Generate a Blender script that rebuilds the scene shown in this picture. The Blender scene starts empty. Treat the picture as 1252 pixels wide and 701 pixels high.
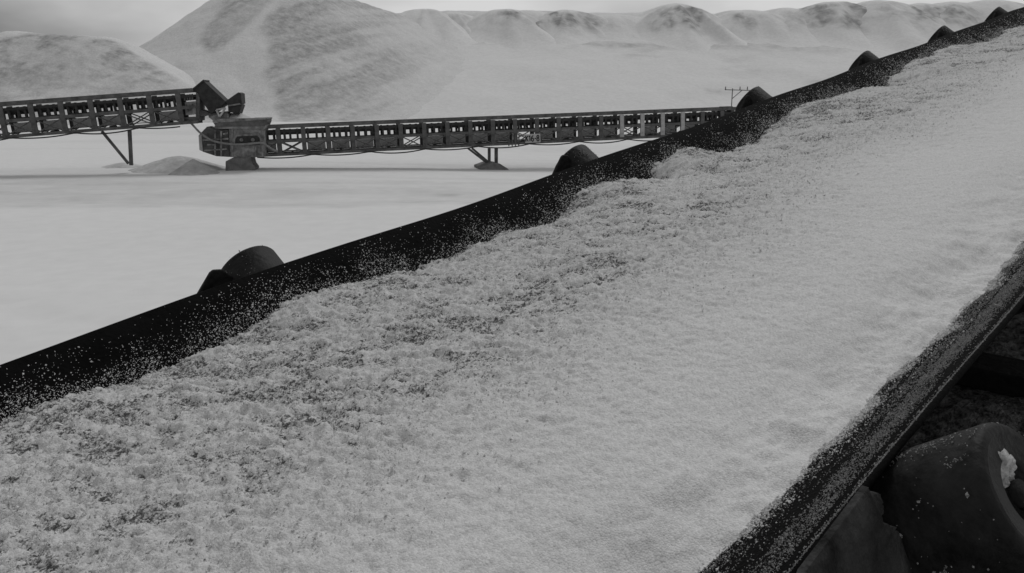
import bpy, bmesh, math, random
import numpy as np
from mathutils import Vector, Matrix

# ------------------------------------------------------------------ camera, sky, sun, exposure
SC = bpy.context.scene
COL = SC.collection
W0, H0, F0 = 1252.0, 701.0, 983.0          # photograph size and focal length in its pixels
HOR = 120.0                                # horizon row
PITCH = math.atan((H0 / 2 - HOR) / F0)
CAM = Vector((0, 0, 3.0))
cd = bpy.data.cameras.new('camera')
cam = bpy.data.objects.new('camera', cd); COL.objects.link(cam)
cam.location = CAM
cam.rotation_euler = (math.pi / 2 - PITCH, 0, 0)
cd.sensor_width = 36.0; cd.lens = F0 / W0 * 36.0
cd.clip_start = 0.02; cd.clip_end = 3000
SC.camera = cam

SUN_EL, SUN_AZ = math.radians(52), math.radians(25)      # azimuth clockwise from +Y
world = bpy.data.worlds.new('World'); SC.world = world
world.use_nodes = True
nt = world.node_tree; nt.nodes.clear()
N = nt.nodes.new; LK = nt.links.new
out = N('ShaderNodeOutputWorld'); bg = N('ShaderNodeBackground')
sky = N('ShaderNodeTexSky'); sky.sky_type = 'NISHITA'; sky.sun_disc = False
sky.sun_elevation = SUN_EL; sky.sun_rotation = SUN_AZ; sky.dust_density = 3.0
bw = N('ShaderNodeRGBToBW'); LK(sky.outputs[0], bw.inputs[0])
tc = N('ShaderNodeTexCoord'); mp = N('ShaderNodeMapping'); mp.inputs['Scale'].default_value = (1.0, 1.0, 2.6); mp.inputs['Location'].default_value = (5.1, 2.2, 0.4)
LK(tc.outputs['Generated'], mp.inputs[0])
cn = N('ShaderNodeTexNoise'); cn.inputs['Scale'].default_value = 2.3; cn.inputs['Detail'].default_value = 5
cn.inputs['Roughness'].default_value = 0.5
LK(mp.outputs[0], cn.inputs['Vector'])
cr = N('ShaderNodeMapRange'); cr.inputs['From Min'].default_value = 0.33; cr.inputs['From Max'].default_value = 0.66
cr.inputs['To Min'].default_value = 0.9; cr.inputs['To Max'].default_value = 4.4
LK(cn.outputs['Fac'], cr.inputs['Value'])
mulb = N('ShaderNodeMath'); mulb.operation = 'MULTIPLY_ADD'; mulb.inputs[1].default_value = 0.22
LK(bw.outputs[0], mulb.inputs[0]); LK(cr.outputs['Result'], mulb.inputs[2])
LK(mulb.outputs[0], bg.inputs['Color']); bg.inputs['Strength'].default_value = 0.12
LK(bg.outputs[0], out.inputs['Surface'])

sd = bpy.data.lights.new('sun', 'SUN'); sd.energy = 0.9; sd.angle = math.radians(18); sd.color = (1, 1, 1)
sun = bpy.data.objects.new('sun', sd); COL.objects.link(sun)
sun.location = (20, 40, 60)
sun.rotation_euler = Vector((math.sin(SUN_AZ) * math.cos(SUN_EL), math.cos(SUN_AZ) * math.cos(SUN_EL), math.sin(SUN_EL))).to_track_quat('Z', 'Y').to_euler()
SC.view_settings.view_transform = 'Standard'; SC.view_settings.look = 'None'
SC.view_settings.exposure = -0.08; SC.view_settings.gamma = 1.0
SC.view_settings.use_curve_mapping = False

# ------------------------------------------------------------------ helpers
RNG = np.random.default_rng(7); random.seed(7)
FWD = Vector((0, math.cos(PITCH), -math.sin(PITCH))); UPV = Vector((0, math.sin(PITCH), math.cos(PITCH)))

def ray(x, y):
    return (Vector((1, 0, 0)) * ((x - W0 / 2) / F0) + UPV * ((H0 / 2 - y) / F0) + FWD).normalized()

def at(x, y, Y):
    r = ray(x, y); return CAM + r * (Y / r.y)

def on_plane(x, y, p0, n):
    r = ray(x, y); return CAM + r * ((p0 - CAM).dot(n) / r.dot(n))

def hsh(ix, iy, seed):
    h = (ix.astype(np.int64) * 374761393 + iy.astype(np.int64) * 668265263 + seed * 144269504088) & 0x7fffffff
    h = ((h ^ (h >> 13)) * 1274126177) & 0x7fffffff
    h = ((h ^ (h >> 16)) * 974634777) & 0x7fffffff
    return ((h ^ (h >> 15)) & 0xffffff) / float(0xffffff)

def vnoise(x, y, seed=0):
    x = np.asarray(x, float); y = np.asarray(y, float)
    x, y = np.broadcast_arrays(x, y)
    ix = np.floor(x); iy = np.floor(y); fx = x - ix; fy = y - iy
    fx = fx * fx * (3 - 2 * fx); fy = fy * fy * (3 - 2 * fy)
    a = hsh(ix, iy, seed); b = hsh(ix + 1, iy, seed); c = hsh(ix, iy + 1, seed); d = hsh(ix + 1, iy + 1, seed)
    return (a * (1 - fx) + b * fx) * (1 - fy) + (c * (1 - fx) + d * fx) * fy

def fbm(x, y, seed=0, octv=4, gain=0.5):
    s = 0; a = 1; t = 0
    for i in range(octv):
        # rotate each octave so that the lattice never shows
        ca, sa = math.cos(0.6 + i * 1.1), math.sin(0.6 + i * 1.1)
        k = 2.03 ** i
        s = s + a * vnoise((x * ca - y * sa) * k + 17.3 * i, (x * sa + y * ca) * k + 5.1 * i, seed + i); t += a; a *= gain
    return s / t

def sstep(a, b, x):
    t = np.clip((x - a) / (b - a), 0, 1); return t * t * (3 - 2 * t)

def link(o, parent=None):
    COL.objects.link(o)
    if parent is not None: o.parent = parent
    return o

def mesh_np(name, V, Fq, mat, parent=None, smooth=True, attrs=None):
    """mesh from numpy vertices and an (n,k) face array"""
    me = bpy.data.meshes.new(name)
    V = np.ascontiguousarray(V, np.float32); Fq = np.ascontiguousarray(Fq, np.int32)
    n, k = Fq.shape
    me.vertices.add(len(V)); me.vertices.foreach_set('co', V.ravel())
    me.loops.add(n * k); me.loops.foreach_set('vertex_index', Fq.ravel())
    me.polygons.add(n); me.polygons.foreach_set('loop_start', np.arange(0, n * k, k, dtype=np.int32))
    me.polygons.foreach_set('use_smooth', np.full(n, smooth, dtype=bool))
    for an, av in (attrs or {}).items():
        A = me.attributes.new(an, 'FLOAT', 'POINT'); A.data.foreach_set('value', np.ascontiguousarray(av, np.float32).ravel())
    me.update(calc_edges=True)
    me.materials.append(mat)
    o = bpy.data.objects.new(name, me)
    return link(o, parent)

def grid_faces(nu, nv):
    i = np.arange(nu - 1)[:, None] * nv + np.arange(nv - 1)[None, :]
    return np.stack([i, i + nv, i + nv + 1, i + 1], -1).reshape(-1, 4)

def bm_obj(name, bm, mat, parent=None, smooth=False):
    me = bpy.data.meshes.new(name); bm.normal_update(); bm.to_mesh(me); bm.free()
    if smooth:
        for p in me.polygons: p.use_smooth = True
    me.materials.append(mat)
    return link(bpy.data.objects.new(name, me), parent)

def add_box(bm, c, s, M=None):
    """box of full size s about centre c, turned by matrix M"""
    r = bmesh.ops.create_cube(bm, size=1.0)
    for v in r['verts']:
        v.co = Vector((v.co.x * s[0], v.co.y * s[1], v.co.z * s[2]))
        if M is not None: v.co = M @ v.co
        v.co += Vector(c)
    return r['verts']

def add_bar(bm, a, b, w, t=None):
    """rectangular bar from a to b"""
    a = Vector(a); b = Vector(b); d = b - a; L = d.length; t = t or w
    q = d.to_track_quat('X', 'Z').to_matrix()
    add_box(bm, (a + b) / 2, (L, w, t), q)

def add_cyl(bm, a, b, r, n=16, r2=None, caps=True):
    a = Vector(a); b = Vector(b); d = b - a
    q = d.to_track_quat('Z', 'Y').to_matrix().to_4x4()
    q.translation = (a + b) / 2
    bmesh.ops.create_cone(bm, cap_ends=caps, segments=n, radius1=r, radius2=r if r2 is None else r2, depth=d.length, matrix=q)

def add_poly(bm, pts, off):
    """prism: polygon pts (Vectors) extruded by vector off"""
    A = [bm.verts.new(p) for p in pts]; B = [bm.verts.new(p + off) for p in pts]
    n = len(pts)
    bm.faces.new(A); bm.faces.new(B[::-1])
    for i in range(n): bm.faces.new([A[i], B[i], B[(i + 1) % n], A[(i + 1) % n]])
    bmesh.ops.recalc_face_normals(bm, faces=bm.faces[:])

def add_tube(bm, pts, r, n=6):
    rings = []
    for i, p in enumerate(pts):
        p = Vector(p); d = Vector(pts[min(i + 1, len(pts) - 1)]) - Vector(pts[max(i - 1, 0)])
        q = d.to_track_quat('Z', 'Y').to_matrix()
        rings.append([bm.verts.new(p + q @ Vector((r * math.cos(2 * math.pi * k / n), r * math.sin(2 * math.pi * k / n), 0))) for k in range(n)])
    for a, b in zip(rings, rings[1:]):
        for k in range(n): bm.faces.new([a[k], a[(k + 1) % n], b[(k + 1) % n], b[k]])
    bm.faces.new(rings[0][::-1]); bm.faces.new(rings[-1])

def bevel(o, w, seg=2):
    m = o.modifiers.new('bevel', 'BEVEL'); m.width = w; m.segments = seg; m.limit_method = 'ANGLE'
    return o

def tag(o, label=None, cat=None, group=None, kind=None):
    if label: o['label'] = label
    if cat: o['category'] = cat
    if group: o['group'] = group
    if kind: o['kind'] = kind
    return o

def empty(name, loc, label, cat, group=None, rot=None):
    o = bpy.data.objects.new(name, None); o.empty_display_size = 0.3
    link(o); o.location = loc
    if rot is not None: o.rotation_euler = rot
    return tag(o, label, cat, group)

def copy_part(o, parent):
    c = o.copy(); COL.objects.link(c); c.parent = parent
    return c

# ------------------------------------------------------------------ materials (all neutral: the photograph is black and white)
def mat(name, lo, hi=None, scale=8, rough=0.8, spec=0.3, bump=0.0, bscale=40, detail=6, stretch=None):
    m = bpy.data.materials.new(name); m.use_nodes = True
    t = m.node_tree; b = t.nodes['Principled BSDF']
    b.inputs['Roughness'].default_value = rough; b.inputs['Specular IOR Level'].default_value = spec
    b.inputs['Base Color'].default_value = (lo, lo, lo, 1)
    c = t.nodes.new('ShaderNodeTexCoord')
    src = c.outputs['Object']
    if stretch:
        mm = t.nodes.new('ShaderNodeMapping'); mm.inputs['Scale'].default_value = stretch
        t.links.new(src, mm.inputs[0]); src = mm.outputs[0]
    if hi is not None:
        n = t.nodes.new('ShaderNodeTexNoise'); n.inputs['Scale'].default_value = scale; n.inputs['Detail'].default_value = detail
        n.inputs['Roughness'].default_value = 0.62
        t.links.new(src, n.inputs['Vector'])
        r = t.nodes.new('ShaderNodeValToRGB'); r.color_ramp.elements[0].position = 0.33; r.color_ramp.elements[1].position = 0.68
        r.color_ramp.elements[0].color = (lo, lo, lo, 1); r.color_ramp.elements[1].color = (hi, hi, hi, 1)
        t.links.new(n.outputs['Fac'], r.inputs[0]); t.links.new(r.outputs[0], b.inputs['Base Color'])
    if bump:
        n2 = t.nodes.new('ShaderNodeTexNoise'); n2.inputs['Scale'].default_value = bscale; n2.inputs['Detail'].default_value = 5
        t.links.new(src, n2.inputs['Vector'])
        bp = t.nodes.new('ShaderNodeBump'); bp.inputs['Strength'].default_value = bump; bp.inputs['Distance'].default_value = 0.02
        t.links.new(n2.outputs['Fac'], bp.inputs['Height']); t.links.new(bp.outputs[0], b.inputs['Normal'])
    return m

M_BELT = mat('belt_rubber', 0.003, 0.006, scale=14, rough=0.85, spec=0.04, bump=0.25, bscale=120)
M_ROLL = mat('roller_steel', 0.005, 0.026, scale=22, rough=0.6, spec=0.14, bump=0.2, bscale=90, detail=10)
M_CAP = mat('roller_cap_steel', 0.016, 0.034, scale=20, rough=0.6, spec=0.15, bump=0.3, bscale=90)
M_BRACKET = mat('bracket_steel', 0.008, 0.018, scale=18, rough=0.7, spec=0.12, bump=0.4, bscale=70)
M_DECK = mat('gritty_deck', 0.014, 0.24, scale=55, rough=0.95, spec=0.1, bump=0.9, bscale=160, detail=9)
M_CRUST = mat('grey_crust', 0.008, 0.06, scale=16, rough=0.9, spec=0.1, bump=0.6, bscale=90)
M_STEEL = mat('painted_truss_steel', 0.055, 0.15, scale=3, rough=0.75, spec=0.25, bump=0.2, bscale=20)
M_DARK = mat('dark_machine_steel', 0.02, 0.05, scale=4, rough=0.7, spec=0.25)
M_GUARD = mat('guard_sheet', 0.40, 0.6, scale=2.0, rough=0.9)
M_MID = mat('dusty_machine_steel', 0.08, 0.32, scale=3.5, rough=0.85, spec=0.2, bump=0.3, bscale=12)
M_PALE = mat('dust_caked_steel', 0.28, 0.5, scale=5, rough=0.95, spec=0.1)
M_CONC = mat('pedestal_concrete', 0.12, 0.24, scale=3, rough=0.95, spec=0.1, bump=0.3, bscale=14)
M_CABLE = mat('cable_sheath', 0.03, rough=0.6, spec=0.3)
M_HOSE = mat('dusty_hose', 0.16, 0.25, scale=6, rough=0.8)
M_SIGN = mat('sign_plate', 0.38, 0.46, scale=4, rough=0.6)
M_INK = mat('sign_letters', 0.015, rough=0.7)
M_POLE = mat('pole_wood', 0.12, 0.2, scale=4, rough=0.9)
M_SPRAY = mat('white_granules', 0.46, 0.72, scale=300, rough=0.85, spec=0.25, detail=2)
M_DUST = mat('grey_granules', 0.10, 0.34, scale=400, rough=0.9, spec=0.15, detail=2)
M_CLUMP = mat('white_clump', 0.22, 0.6, scale=160, rough=0.9, spec=0.2, bump=0.6, bscale=150)

def white_mat(name, white, grey, sc, attr='crust', fine=0.1, bump=0.3, bscale=1.0, rough=0.95):
    """white granular ground whose own grey crust follows a per-vertex patch map broken up by noise"""
    m = bpy.data.materials.new(name); m.use_nodes = True
    t = m.node_tree; b = t.nodes['Principled BSDF']; L = t.links.new
    b.inputs['Roughness'].default_value = rough; b.inputs['Specular IOR Level'].default_value = 0.15
    c = t.nodes.new('ShaderNodeTexCoord')
    a = t.nodes.new('ShaderNodeAttribute'); a.attribute_name = attr
    n = t.nodes.new('ShaderNodeTexNoise'); n.inputs['Scale'].default_value = sc; n.inputs['Detail'].default_value = 8; n.inputs['Roughness'].default_value = 0.65
    L(c.outputs['Object'], n.inputs['Vector'])
    r = t.nodes.new('ShaderNodeMapRange'); r.inputs['From Min'].default_value = 0.3; r.inputs['From Max'].default_value = 0.7
    r.inputs['To Min'].default_value = 0.35; r.inputs['To Max'].default_value = 1.35
    L(n.outputs['Fac'], r.inputs['Value'])
    mu = t.nodes.new('ShaderNodeMath'); mu.operation = 'MULTIPLY'; mu.use_clamp = True
    L(a.outputs['Fac'], mu.inputs[0]); L(r.outputs['Result'], mu.inputs[1])
    mx = t.nodes.new('ShaderNodeMix'); mx.data_type = 'RGBA'
    mx.inputs['A'].default_value = (white,) * 3 + (1,); mx.inputs['B'].default_value = (grey,) * 3 + (1,)
    L(mu.outputs[0], mx.inputs['Factor'])
    n3 = t.nodes.new('ShaderNodeTexNoise'); n3.inputs['Scale'].default_value = sc * 5; n3.inputs['Detail'].default_value = 6
    L(c.outputs['Object'], n3.inputs['Vector'])
    r3 = t.nodes.new('ShaderNodeMapRange'); r3.inputs['From Min'].default_value = 0.3; r3.inputs['From Max'].default_value = 0.7
    r3.inputs['To Min'].default_value = 1 - fine; r3.inputs['To Max'].default_value = 1.0
    L(n3.outputs['Fac'], r3.inputs['Value'])
    m2 = t.nodes.new('ShaderNodeMix'); m2.data_type = 'RGBA'; m2.blend_type = 'MULTIPLY'; m2.inputs['Factor'].default_value = 1
    L(mx.outputs['Result'], m2.inputs['A']); L(r3.outputs['Result'], m2.inputs['B'])
    L(m2.outputs['Result'], b.inputs['Base Color'])
    bp = t.nodes.new('ShaderNodeBump'); bp.inputs['Strength'].default_value = bump; bp.inputs['Distance'].default_value = 0.15 / bscale
    n4 = t.nodes.new('ShaderNodeTexNoise'); n4.inputs['Scale'].default_value = bscale; n4.inputs['Detail'].default_value = 8
    L(c.outputs['Object'], n4.inputs['Vector']); L(n4.outputs['Fac'], bp.inputs['Height']); L(bp.outputs[0], b.inputs['Normal'])
    return m

M_GROUND = white_mat('white_ground', 0.74, 0.46, 0.5, fine=0.06, bump=0.15, bscale=2.0)
M_PILE = white_mat('white_pile', 0.72, 0.33, 0.9, fine=0.2, bump=0.7, bscale=1.1)
M_RIDGE = white_mat('white_ridge', 0.74, 0.30, 0.35, fine=0.10, bump=0.5, bscale=0.6)

# ------------------------------------------------------------------ ground
def BROW(X): return 22.6 + 1.2 * np.sin(X * 0.13) + 1.8 * (fbm(X * 0.3, X * 0 + 3, 5, 3) - 0.5)

def ground_z(X, Y):
    z = -0.018 * np.clip(X + 12, 0, 30) * sstep(15, 33, Y)
    far = sstep(6, 20, Y)
    z = z + (fbm(X * 0.06, Y * 0.16, 11, 3) - 0.5) * 0.16 * far
    z = z + (fbm(X * 0.25, Y * 0.5, 15, 4) - 0.5) * 0.07 * far
    # a low bank with a sharp brow that crosses the floor in front of the far conveyors
    brow = BROW(X)
    z = z + 0.15 * sstep(brow - 6.0, brow, Y) * (1 - sstep(brow + 0.2, brow + 2.4, Y)) * sstep(-30, -12, X + 18)
    z = z + 0.04 * np.exp(-((Y - 31.5 - 0.04 * X) / 1.2) ** 2) * fbm(X * 0.2, Y * 0.1, 19, 2)
    z = z + 0.09 * (fbm(X * 1.6, Y * 1.2, 63, 4) - 0.5) * np.exp(-((Y - brow - 0.6) / 1.1) ** 2) * sstep(0.45, 0.6, fbm(X * 0.25, X * 0 + 8, 66, 3))
    z = z + 0.03 * (fbm(X * 0.9, Y * 1.6, 69, 4) - 0.5) * far
    # a shallow wheel rut near the left edge
    z = z - 0.07 * np.exp(-((Y - (11.3 - 0.5 * (X + 7.3) + 0.12 * np.sin(X * 3))) / 0.14) ** 2) * sstep(-3.6, -5.6, X)
    return z

def build_ground():
    ys = np.concatenate([np.linspace(-60, 2, 12), np.linspace(2.3, 50, 250), np.geomspace(50.6, 2400, 60)])
    xs = np.concatenate([-np.geomspace(2400, 40.3, 40), np.linspace(-40, 40, 180), np.geomspace(40.3, 2400, 40)])
    X, Y = np.meshgrid(xs, ys, indexing='ij')
    Z = ground_z(X, Y)
    cr_ = 0.22 * sstep(0.52, 0.72, fbm(X * 0.05, Y * 0.5, 31, 4)) * sstep(20, 27, Y) + 0.42 * sstep(-0.35, 0.3, Y - BROW(X)) * (1 - sstep(27, 33, Y)) * (0.4 + 0.9 * fbm(X * 0.12, Y * 0.6, 38, 3)) + 0.12 * fbm(X * 0.2, Y * 0.3, 44, 4)
    cr_ = cr_ + 0.5 * sstep(0.6, 0.78, fbm(X * 0.6, Y * 0.9, 77, 4)) * np.exp(-((Y - 23.2) / 1.5) ** 2)
    cr_ = cr_ + 0.9 * np.exp(-(((X + 2.2) / 0.22) ** 2 + ((Y - 26.3) / 0.5) ** 2))
    o = mesh_np('ground', np.stack([X, Y, Z], -1).reshape(-1, 3), grid_faces(len(xs), len(ys)), M_GROUND, attrs={'crust': np.clip(cr_, 0, 1)})
    tag(o, kind='structure')
build_ground()

# ------------------------------------------------------------------ far hills: ridge terrain, piles and mounds
def ridge_h(X, Y):
    """long bench of white tailings behind everything: a gentle apron, then a short steep face up to a level crest"""
    foot = 112 + 10 * sstep(-20, 40, X) + 8 * (fbm(X * 0.012, X * 0 + 1.0, 3, 3) - 0.5) * 2
    brow_ = 180 + 4 * (fbm(X * 0.03, X * 0 + 7.0, 4, 3) - 0.5) * 2
    top = 22.9 + 0.010 * (X - 40) + 1.2 * (fbm(X * 0.04, X * 0, 8, 3) - 0.5)
    t = np.clip((Y - foot) / (brow_ - foot), 0, 1)
    u = np.clip((Y - brow_) / 19.0, 0, 1)
    z = 15.3 * t ** 1.05 + (top - 15.3) * (u * u * (3 - 2 * u) * 0.55 + 0.45 * u)
    z = z - 20 * sstep(225, 290, Y)
    z = z + (fbm(X * 0.05, Y * 0.03, 21, 5, 0.6) - 0.5) * 2.6 * sstep(0, 0.3, t)
    z = z * sstep(-62, -34, X)
    return z - 0.3 * (1 - sstep(0, .02, t))

def build_ridge():
    xs = np.linspace(-62, 330, 330); ys = np.linspace(105, 300, 140)
    X, Y = np.meshgrid(xs, ys, indexing='ij')
    Z = ridge_h(X, Y)
    c = 0.55 * sstep(0.52, 0.72, fbm(X * 0.05, Y * 0.12, 55, 5)) * sstep(10, 16, Z) * (1 - sstep(20, 24, Z)) + 0.10 + 0.35 * sstep(0.5, 0.7, fbm((X + Z * 1.5) * 0.035, (Z - X * 0.12) * 0.16, 58, 5, 0.6)) * sstep(0.5, 5, Z)
    o = mesh_np('ridge', np.stack([X, Y, Z], -1).reshape(-1, 3), grid_faces(len(xs), len(ys)), M_RIDGE, attrs={'crust': np.clip(c, 0, 1)})
    tag(o, kind='structure')
build_ridge()

def smax(a, b, k):
    return b + k * np.logaddexp(0.0, (a - b) / k)

def ridge_heap(name, ax, ay, atop, bx, by, btop, slope, soft, r0, label, cat, group, seed, crust, n=(300, 240), rough=1.0, base=-0.4):
    """a pile with a crest line from a to b; its flanks stand at the angle of repose"""
    R = ((max(atop, btop) - base) / slope + soft + r0) * 1.15 + 9
    xs = np.linspace(min(ax, bx) - R, max(ax, bx) + R, n[0]); ys = np.linspace(min(ay, by) - R, max(ay, by) + R, n[1])
    X, Y = np.meshgrid(xs, ys, indexing='ij')
    L2 = max((bx - ax) ** 2 + (by - ay) ** 2, 1e-6)
    t = np.clip(((X - ax) * (bx - ax) + (Y - ay) * (by - ay)) / L2, 0, 1)
    D = np.hypot(X - ax - t * (bx - ax), Y - ay - t * (by - ay))
    D = D * (1 + 0.10 * (fbm(X * 0.05, Y * 0.05, seed, 3) - 0.5) * 2)
    D = np.maximum(D - r0, 0)
    h = atop + (btop - atop) * t - slope * (np.sqrt(D ** 2 + soft ** 2) - soft)
    h = h + (fbm(X * 0.12, Y * 0.12, seed + 3, 5) - 0.5) * 1.3 * rough * sstep(0.0, 8.0, D + 2) + (fbm(X * 0.6, Y * 0.6, seed + 6, 4) - 0.5) * 0.35 * rough
    land = np.maximum(ridge_h(X, Y), 0.0); sub_ = h < land - 4.0; h = smax(h, land, 1.6) - 0.45
    px = W0 / 2 + F0 * X / (Y * math.cos(PITCH) - (h - 3) * math.sin(PITCH)); py = HOR - (h - 3) * F0 / Y
    c = np.clip(crust(X, Y, h, px, py), 0, 1)
    F_ = grid_faces(*n); keep = (~sub_).reshape(-1)[F_].any(1)
    o = mesh_np(name, np.stack([X - ax, Y - ay, h], -1).reshape(-1, 3), F_[keep], M_PILE, attrs={'crust': c})
    o.location = (ax, ay, 0)
    return tag(o, label, cat, group)

def in_poly(x, y, poly, soft):
    """soft inside test for a patch outline given on the pile's front face"""
    inside = np.zeros(x.shape, bool); dist = np.full(x.shape, 1e9)
    n = len(poly)
    for i in range(n):
        (x0, y0), (x1, y1) = poly[i], poly[(i + 1) % n]
        cond = ((y0 > y) != (y1 > y)) & (x < (x1 - x0) * (y - y0) / ((y1 - y0) or 1e-9) + x0)
        inside ^= cond
        L2 = (x1 - x0) ** 2 + (y1 - y0) ** 2
        t = np.clip(((x - x0) * (x1 - x0) + (y - y0) * (y1 - y0)) / L2, 0, 1)
        dist = np.minimum(dist, np.hypot(x - x0 - t * (x1 - x0), y - y0 - t * (y1 - y0)))
    return sstep(-soft, soft, np.where(inside, dist, -dist))

def heap(name, cx, cy, top, slope, soft, label, cat, group=None, seed=0, base=-0.5, rough=1.0, crust=None, elong=(1, 1), mt=None, nr=60, na=150, rill=1.0, lobes=0.08, blend=False):
    """a dumped heap: a cone at its angle of repose with a rounded top, rills down its faces"""
    R = (top - base) / slope + soft
    rr = np.linspace(0, 1, nr) ** 0.9 * R; th = np.linspace(0, 2 * math.pi, na, endpoint=False)
    RR, TH = np.meshgrid(rr, th, indexing='ij')
    ex, ey = elong
    cxn, syn = np.cos(TH), np.sin(TH)
    # lobed plan
    lob = 1 + lobes * (fbm(cxn * 2.2 + 9, syn * 2.2 + seed, seed + 1, 3) - 0.5) * 2
    h = top - slope * (np.sqrt((RR / lob) ** 2 + soft ** 2) - soft)
    mid = np.clip(RR / R, 0, 1)
    ril = (vnoise(cxn * 9 + 3, syn * 9 + seed, seed + 5) * 0.6 + vnoise(cxn * 23, syn * 23, seed + 6) * 0.4 - 0.5)
    h = h + ril * 0.055 * (top - base) * sstep(0.04, 0.3, mid) * rough * rill
    X = RR * cxn * ex; Y = RR * syn * ey
    k = 14.0 / max(top - base, 1)
    h = h + (fbm(X * 0.22 * k, Y * 0.22 * k, seed + 9, 5) - 0.5) * 0.085 * (top - base) * rough * sstep(0.0, 0.2, mid + 0.06)
    cr_ = crust(X, Y, h, RR / R, TH) if crust else 0.3 * fbm(X * .2, Y * .2, seed, 4)
    if blend:
        land = ridge_h(X + cx, Y + cy); cr_ = cr_ * sstep(0.5, 4.0, h - land); h = smax(np.maximum(h, land - 3.0), land, 0.9) - 0.35
    V = np.stack([X, Y, h], -1).reshape(-1, 3)
    i = np.arange(nr - 1)[:, None] * na; j = np.arange(na)[None, :]; j2 = (j + 1) % na
    Fq = np.stack([i + j, i + na + j, i + na + j2, i + j2], -1).reshape(-1, 4)
    o = mesh_np(name, V, Fq, mt or M_PILE, attrs={'crust': np.clip(cr_, 0, 1)})
    o.location = (cx, cy, 0)
    return tag(o, label, cat, group)

def top_at(x, y, Y):
    p = at(x, y, Y); return p.x, p.z

# the low flat-topped pile at the far left
xa, za = top_at(30, 36, 116); xb, zb = top_at(118, 42, 117)
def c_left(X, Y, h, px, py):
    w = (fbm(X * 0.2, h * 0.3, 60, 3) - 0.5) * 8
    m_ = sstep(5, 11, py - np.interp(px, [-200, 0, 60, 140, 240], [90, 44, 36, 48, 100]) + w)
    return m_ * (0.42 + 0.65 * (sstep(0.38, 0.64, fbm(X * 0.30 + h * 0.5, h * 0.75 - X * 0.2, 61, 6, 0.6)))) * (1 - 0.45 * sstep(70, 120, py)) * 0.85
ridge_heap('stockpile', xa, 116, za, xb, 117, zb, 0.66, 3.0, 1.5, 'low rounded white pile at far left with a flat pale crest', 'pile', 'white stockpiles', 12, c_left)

# the tall pile that rises out of the frame, its crest falling away to the right
xa, za = top_at(330, -36, 150); xb, zb = top_at(478, 14, 182)
BAND = [(272, -10), (352, -10), (318, 22), (290, 44), (268, 66), (252, 72), (244, 60), (256, 38), (268, 14)]
FACE = [(358, -10), (470, -10), (560, 10), (640, 40), (700, 90), (720, 160), (350, 160), (342, 135), (330, 112), (318, 92), (326, 66), (316, 44), (336, 20)]
def c_big(X, Y, h, px, py):
    wx = px + 22 * (fbm(X * 0.12, h * 0.15, 71, 5) - 0.5); wy = py + 18 * (fbm(X * 0.12 + 40, h * 0.15, 72, 5) - 0.5)
    # mottling drawn out along the slip direction of the face
    q = 0.8
    tex = sstep(0.36, 0.66, fbm((X * q + h * (1 - q)) * 0.16, (h * q - X * 0.45) * 0.55, 75, 6, 0.6))
    right = in_poly(wx, wy, FACE, 8) * (1 - 0.9 * sstep(400, 590, px + 80 * (fbm(X * 0.07, h * 0.12, 79, 4) - 0.5))) * (1 - 0.1 * sstep(70, 140, py))
    left = in_poly(wx, wy, BAND, 5)
    return (left * (0.55 + 0.45 * tex) + right * (0.40 + 0.60 * tex)) * 0.78 + 0.05
ridge_heap('stockpile', xa, 150, za, xb, 182, zb, 0.64, 2.5, 0.0, 'tallest steep white pile rising past the top edge, grey streaks down its face', 'pile', 'white stockpiles', 29, c_big, n=(420, 320), rough=0.9)

def c_mound(seed, amount=1.0):
    def f(X, Y, h, m, th):
        face = sstep(0.09, 0.2, m + 0.1 * (fbm(X * 0.4, h * 0.4, seed + 8, 3) - .5)) * (1 - sstep(0.38, 0.62, m + 0.25 * (fbm(X * 0.2, h * 0.3, seed + 11, 3) - .5)))
        lane = sstep(0.36, 0.56, fbm(X * 0.16 + seed, h * 0.10, seed, 3))
        mott = sstep(0.34, 0.62, fbm(X * 0.5 + h * 0.3, h * 0.8 - X * 0.3, seed + 3, 5, 0.6))
        return 1.25 * amount * face * (0.22 + 0.78 * lane) * (0.35 + 0.75 * mott)
    return f

# mounds tipped side by side along the ridge crest: photo x, y of the top, distance, softness, radius factor, crust, label
MOUNDS = [
    (518, 9, 192, 4.5, 0.3, 'smooth pale mound at left end of the ridge crest beside the tallest pile'),
    (553, 13, 199, 3.0, 0.5, 'low short mound tucked between two broader mounds on the left ridge crest'),
    (617, 10, 196, 4.5, 1.15, 'rounded mound with dark grey streaked right flank near the middle of the ridge'),
    (654, 12, 200, 3.0, 0.9, 'narrow mound squeezed between the two dark streaked ridge mounds'),
    (692, 11, 197, 5.0, 1.2, 'wide mound with dark mottled face in the middle of the ridge'),
    (752, 17, 202, 4.0, 0.6, 'low faintly streaked mound left of the tallest ridge mound'),
    (826, 2, 204, 5.0, 0.9, 'tallest pointed mound on the ridge crest with grey right face'),
    (915, 11, 208, 6.0, 1.1, 'wide flat mound with grey face just right of the tallest ridge mound'),
    (962, 9, 212, 4.5, 0.7, 'low flat mound on the ridge above the crossbar pole'),
    (1016, 1, 208, 5.5, 1.1, 'round scalloped mound with pale rim above the second black roller'),
    (1070, 0, 208, 6.5, 1.1, 'broad scalloped grey mound with white rim right of centre on the ridge'),
    (1124, 2, 210, 4.0, 0.9, 'narrow round mound third from right end of the visible ridge'),
    (1164, 1, 211, 5.0, 0.9, 'pale rounded mound second from right end of the visible ridge'),
    (1208, -2, 210, 5.5, 0.8, 'last white mound at right end of the visible ridge behind the belt'),
]
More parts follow.
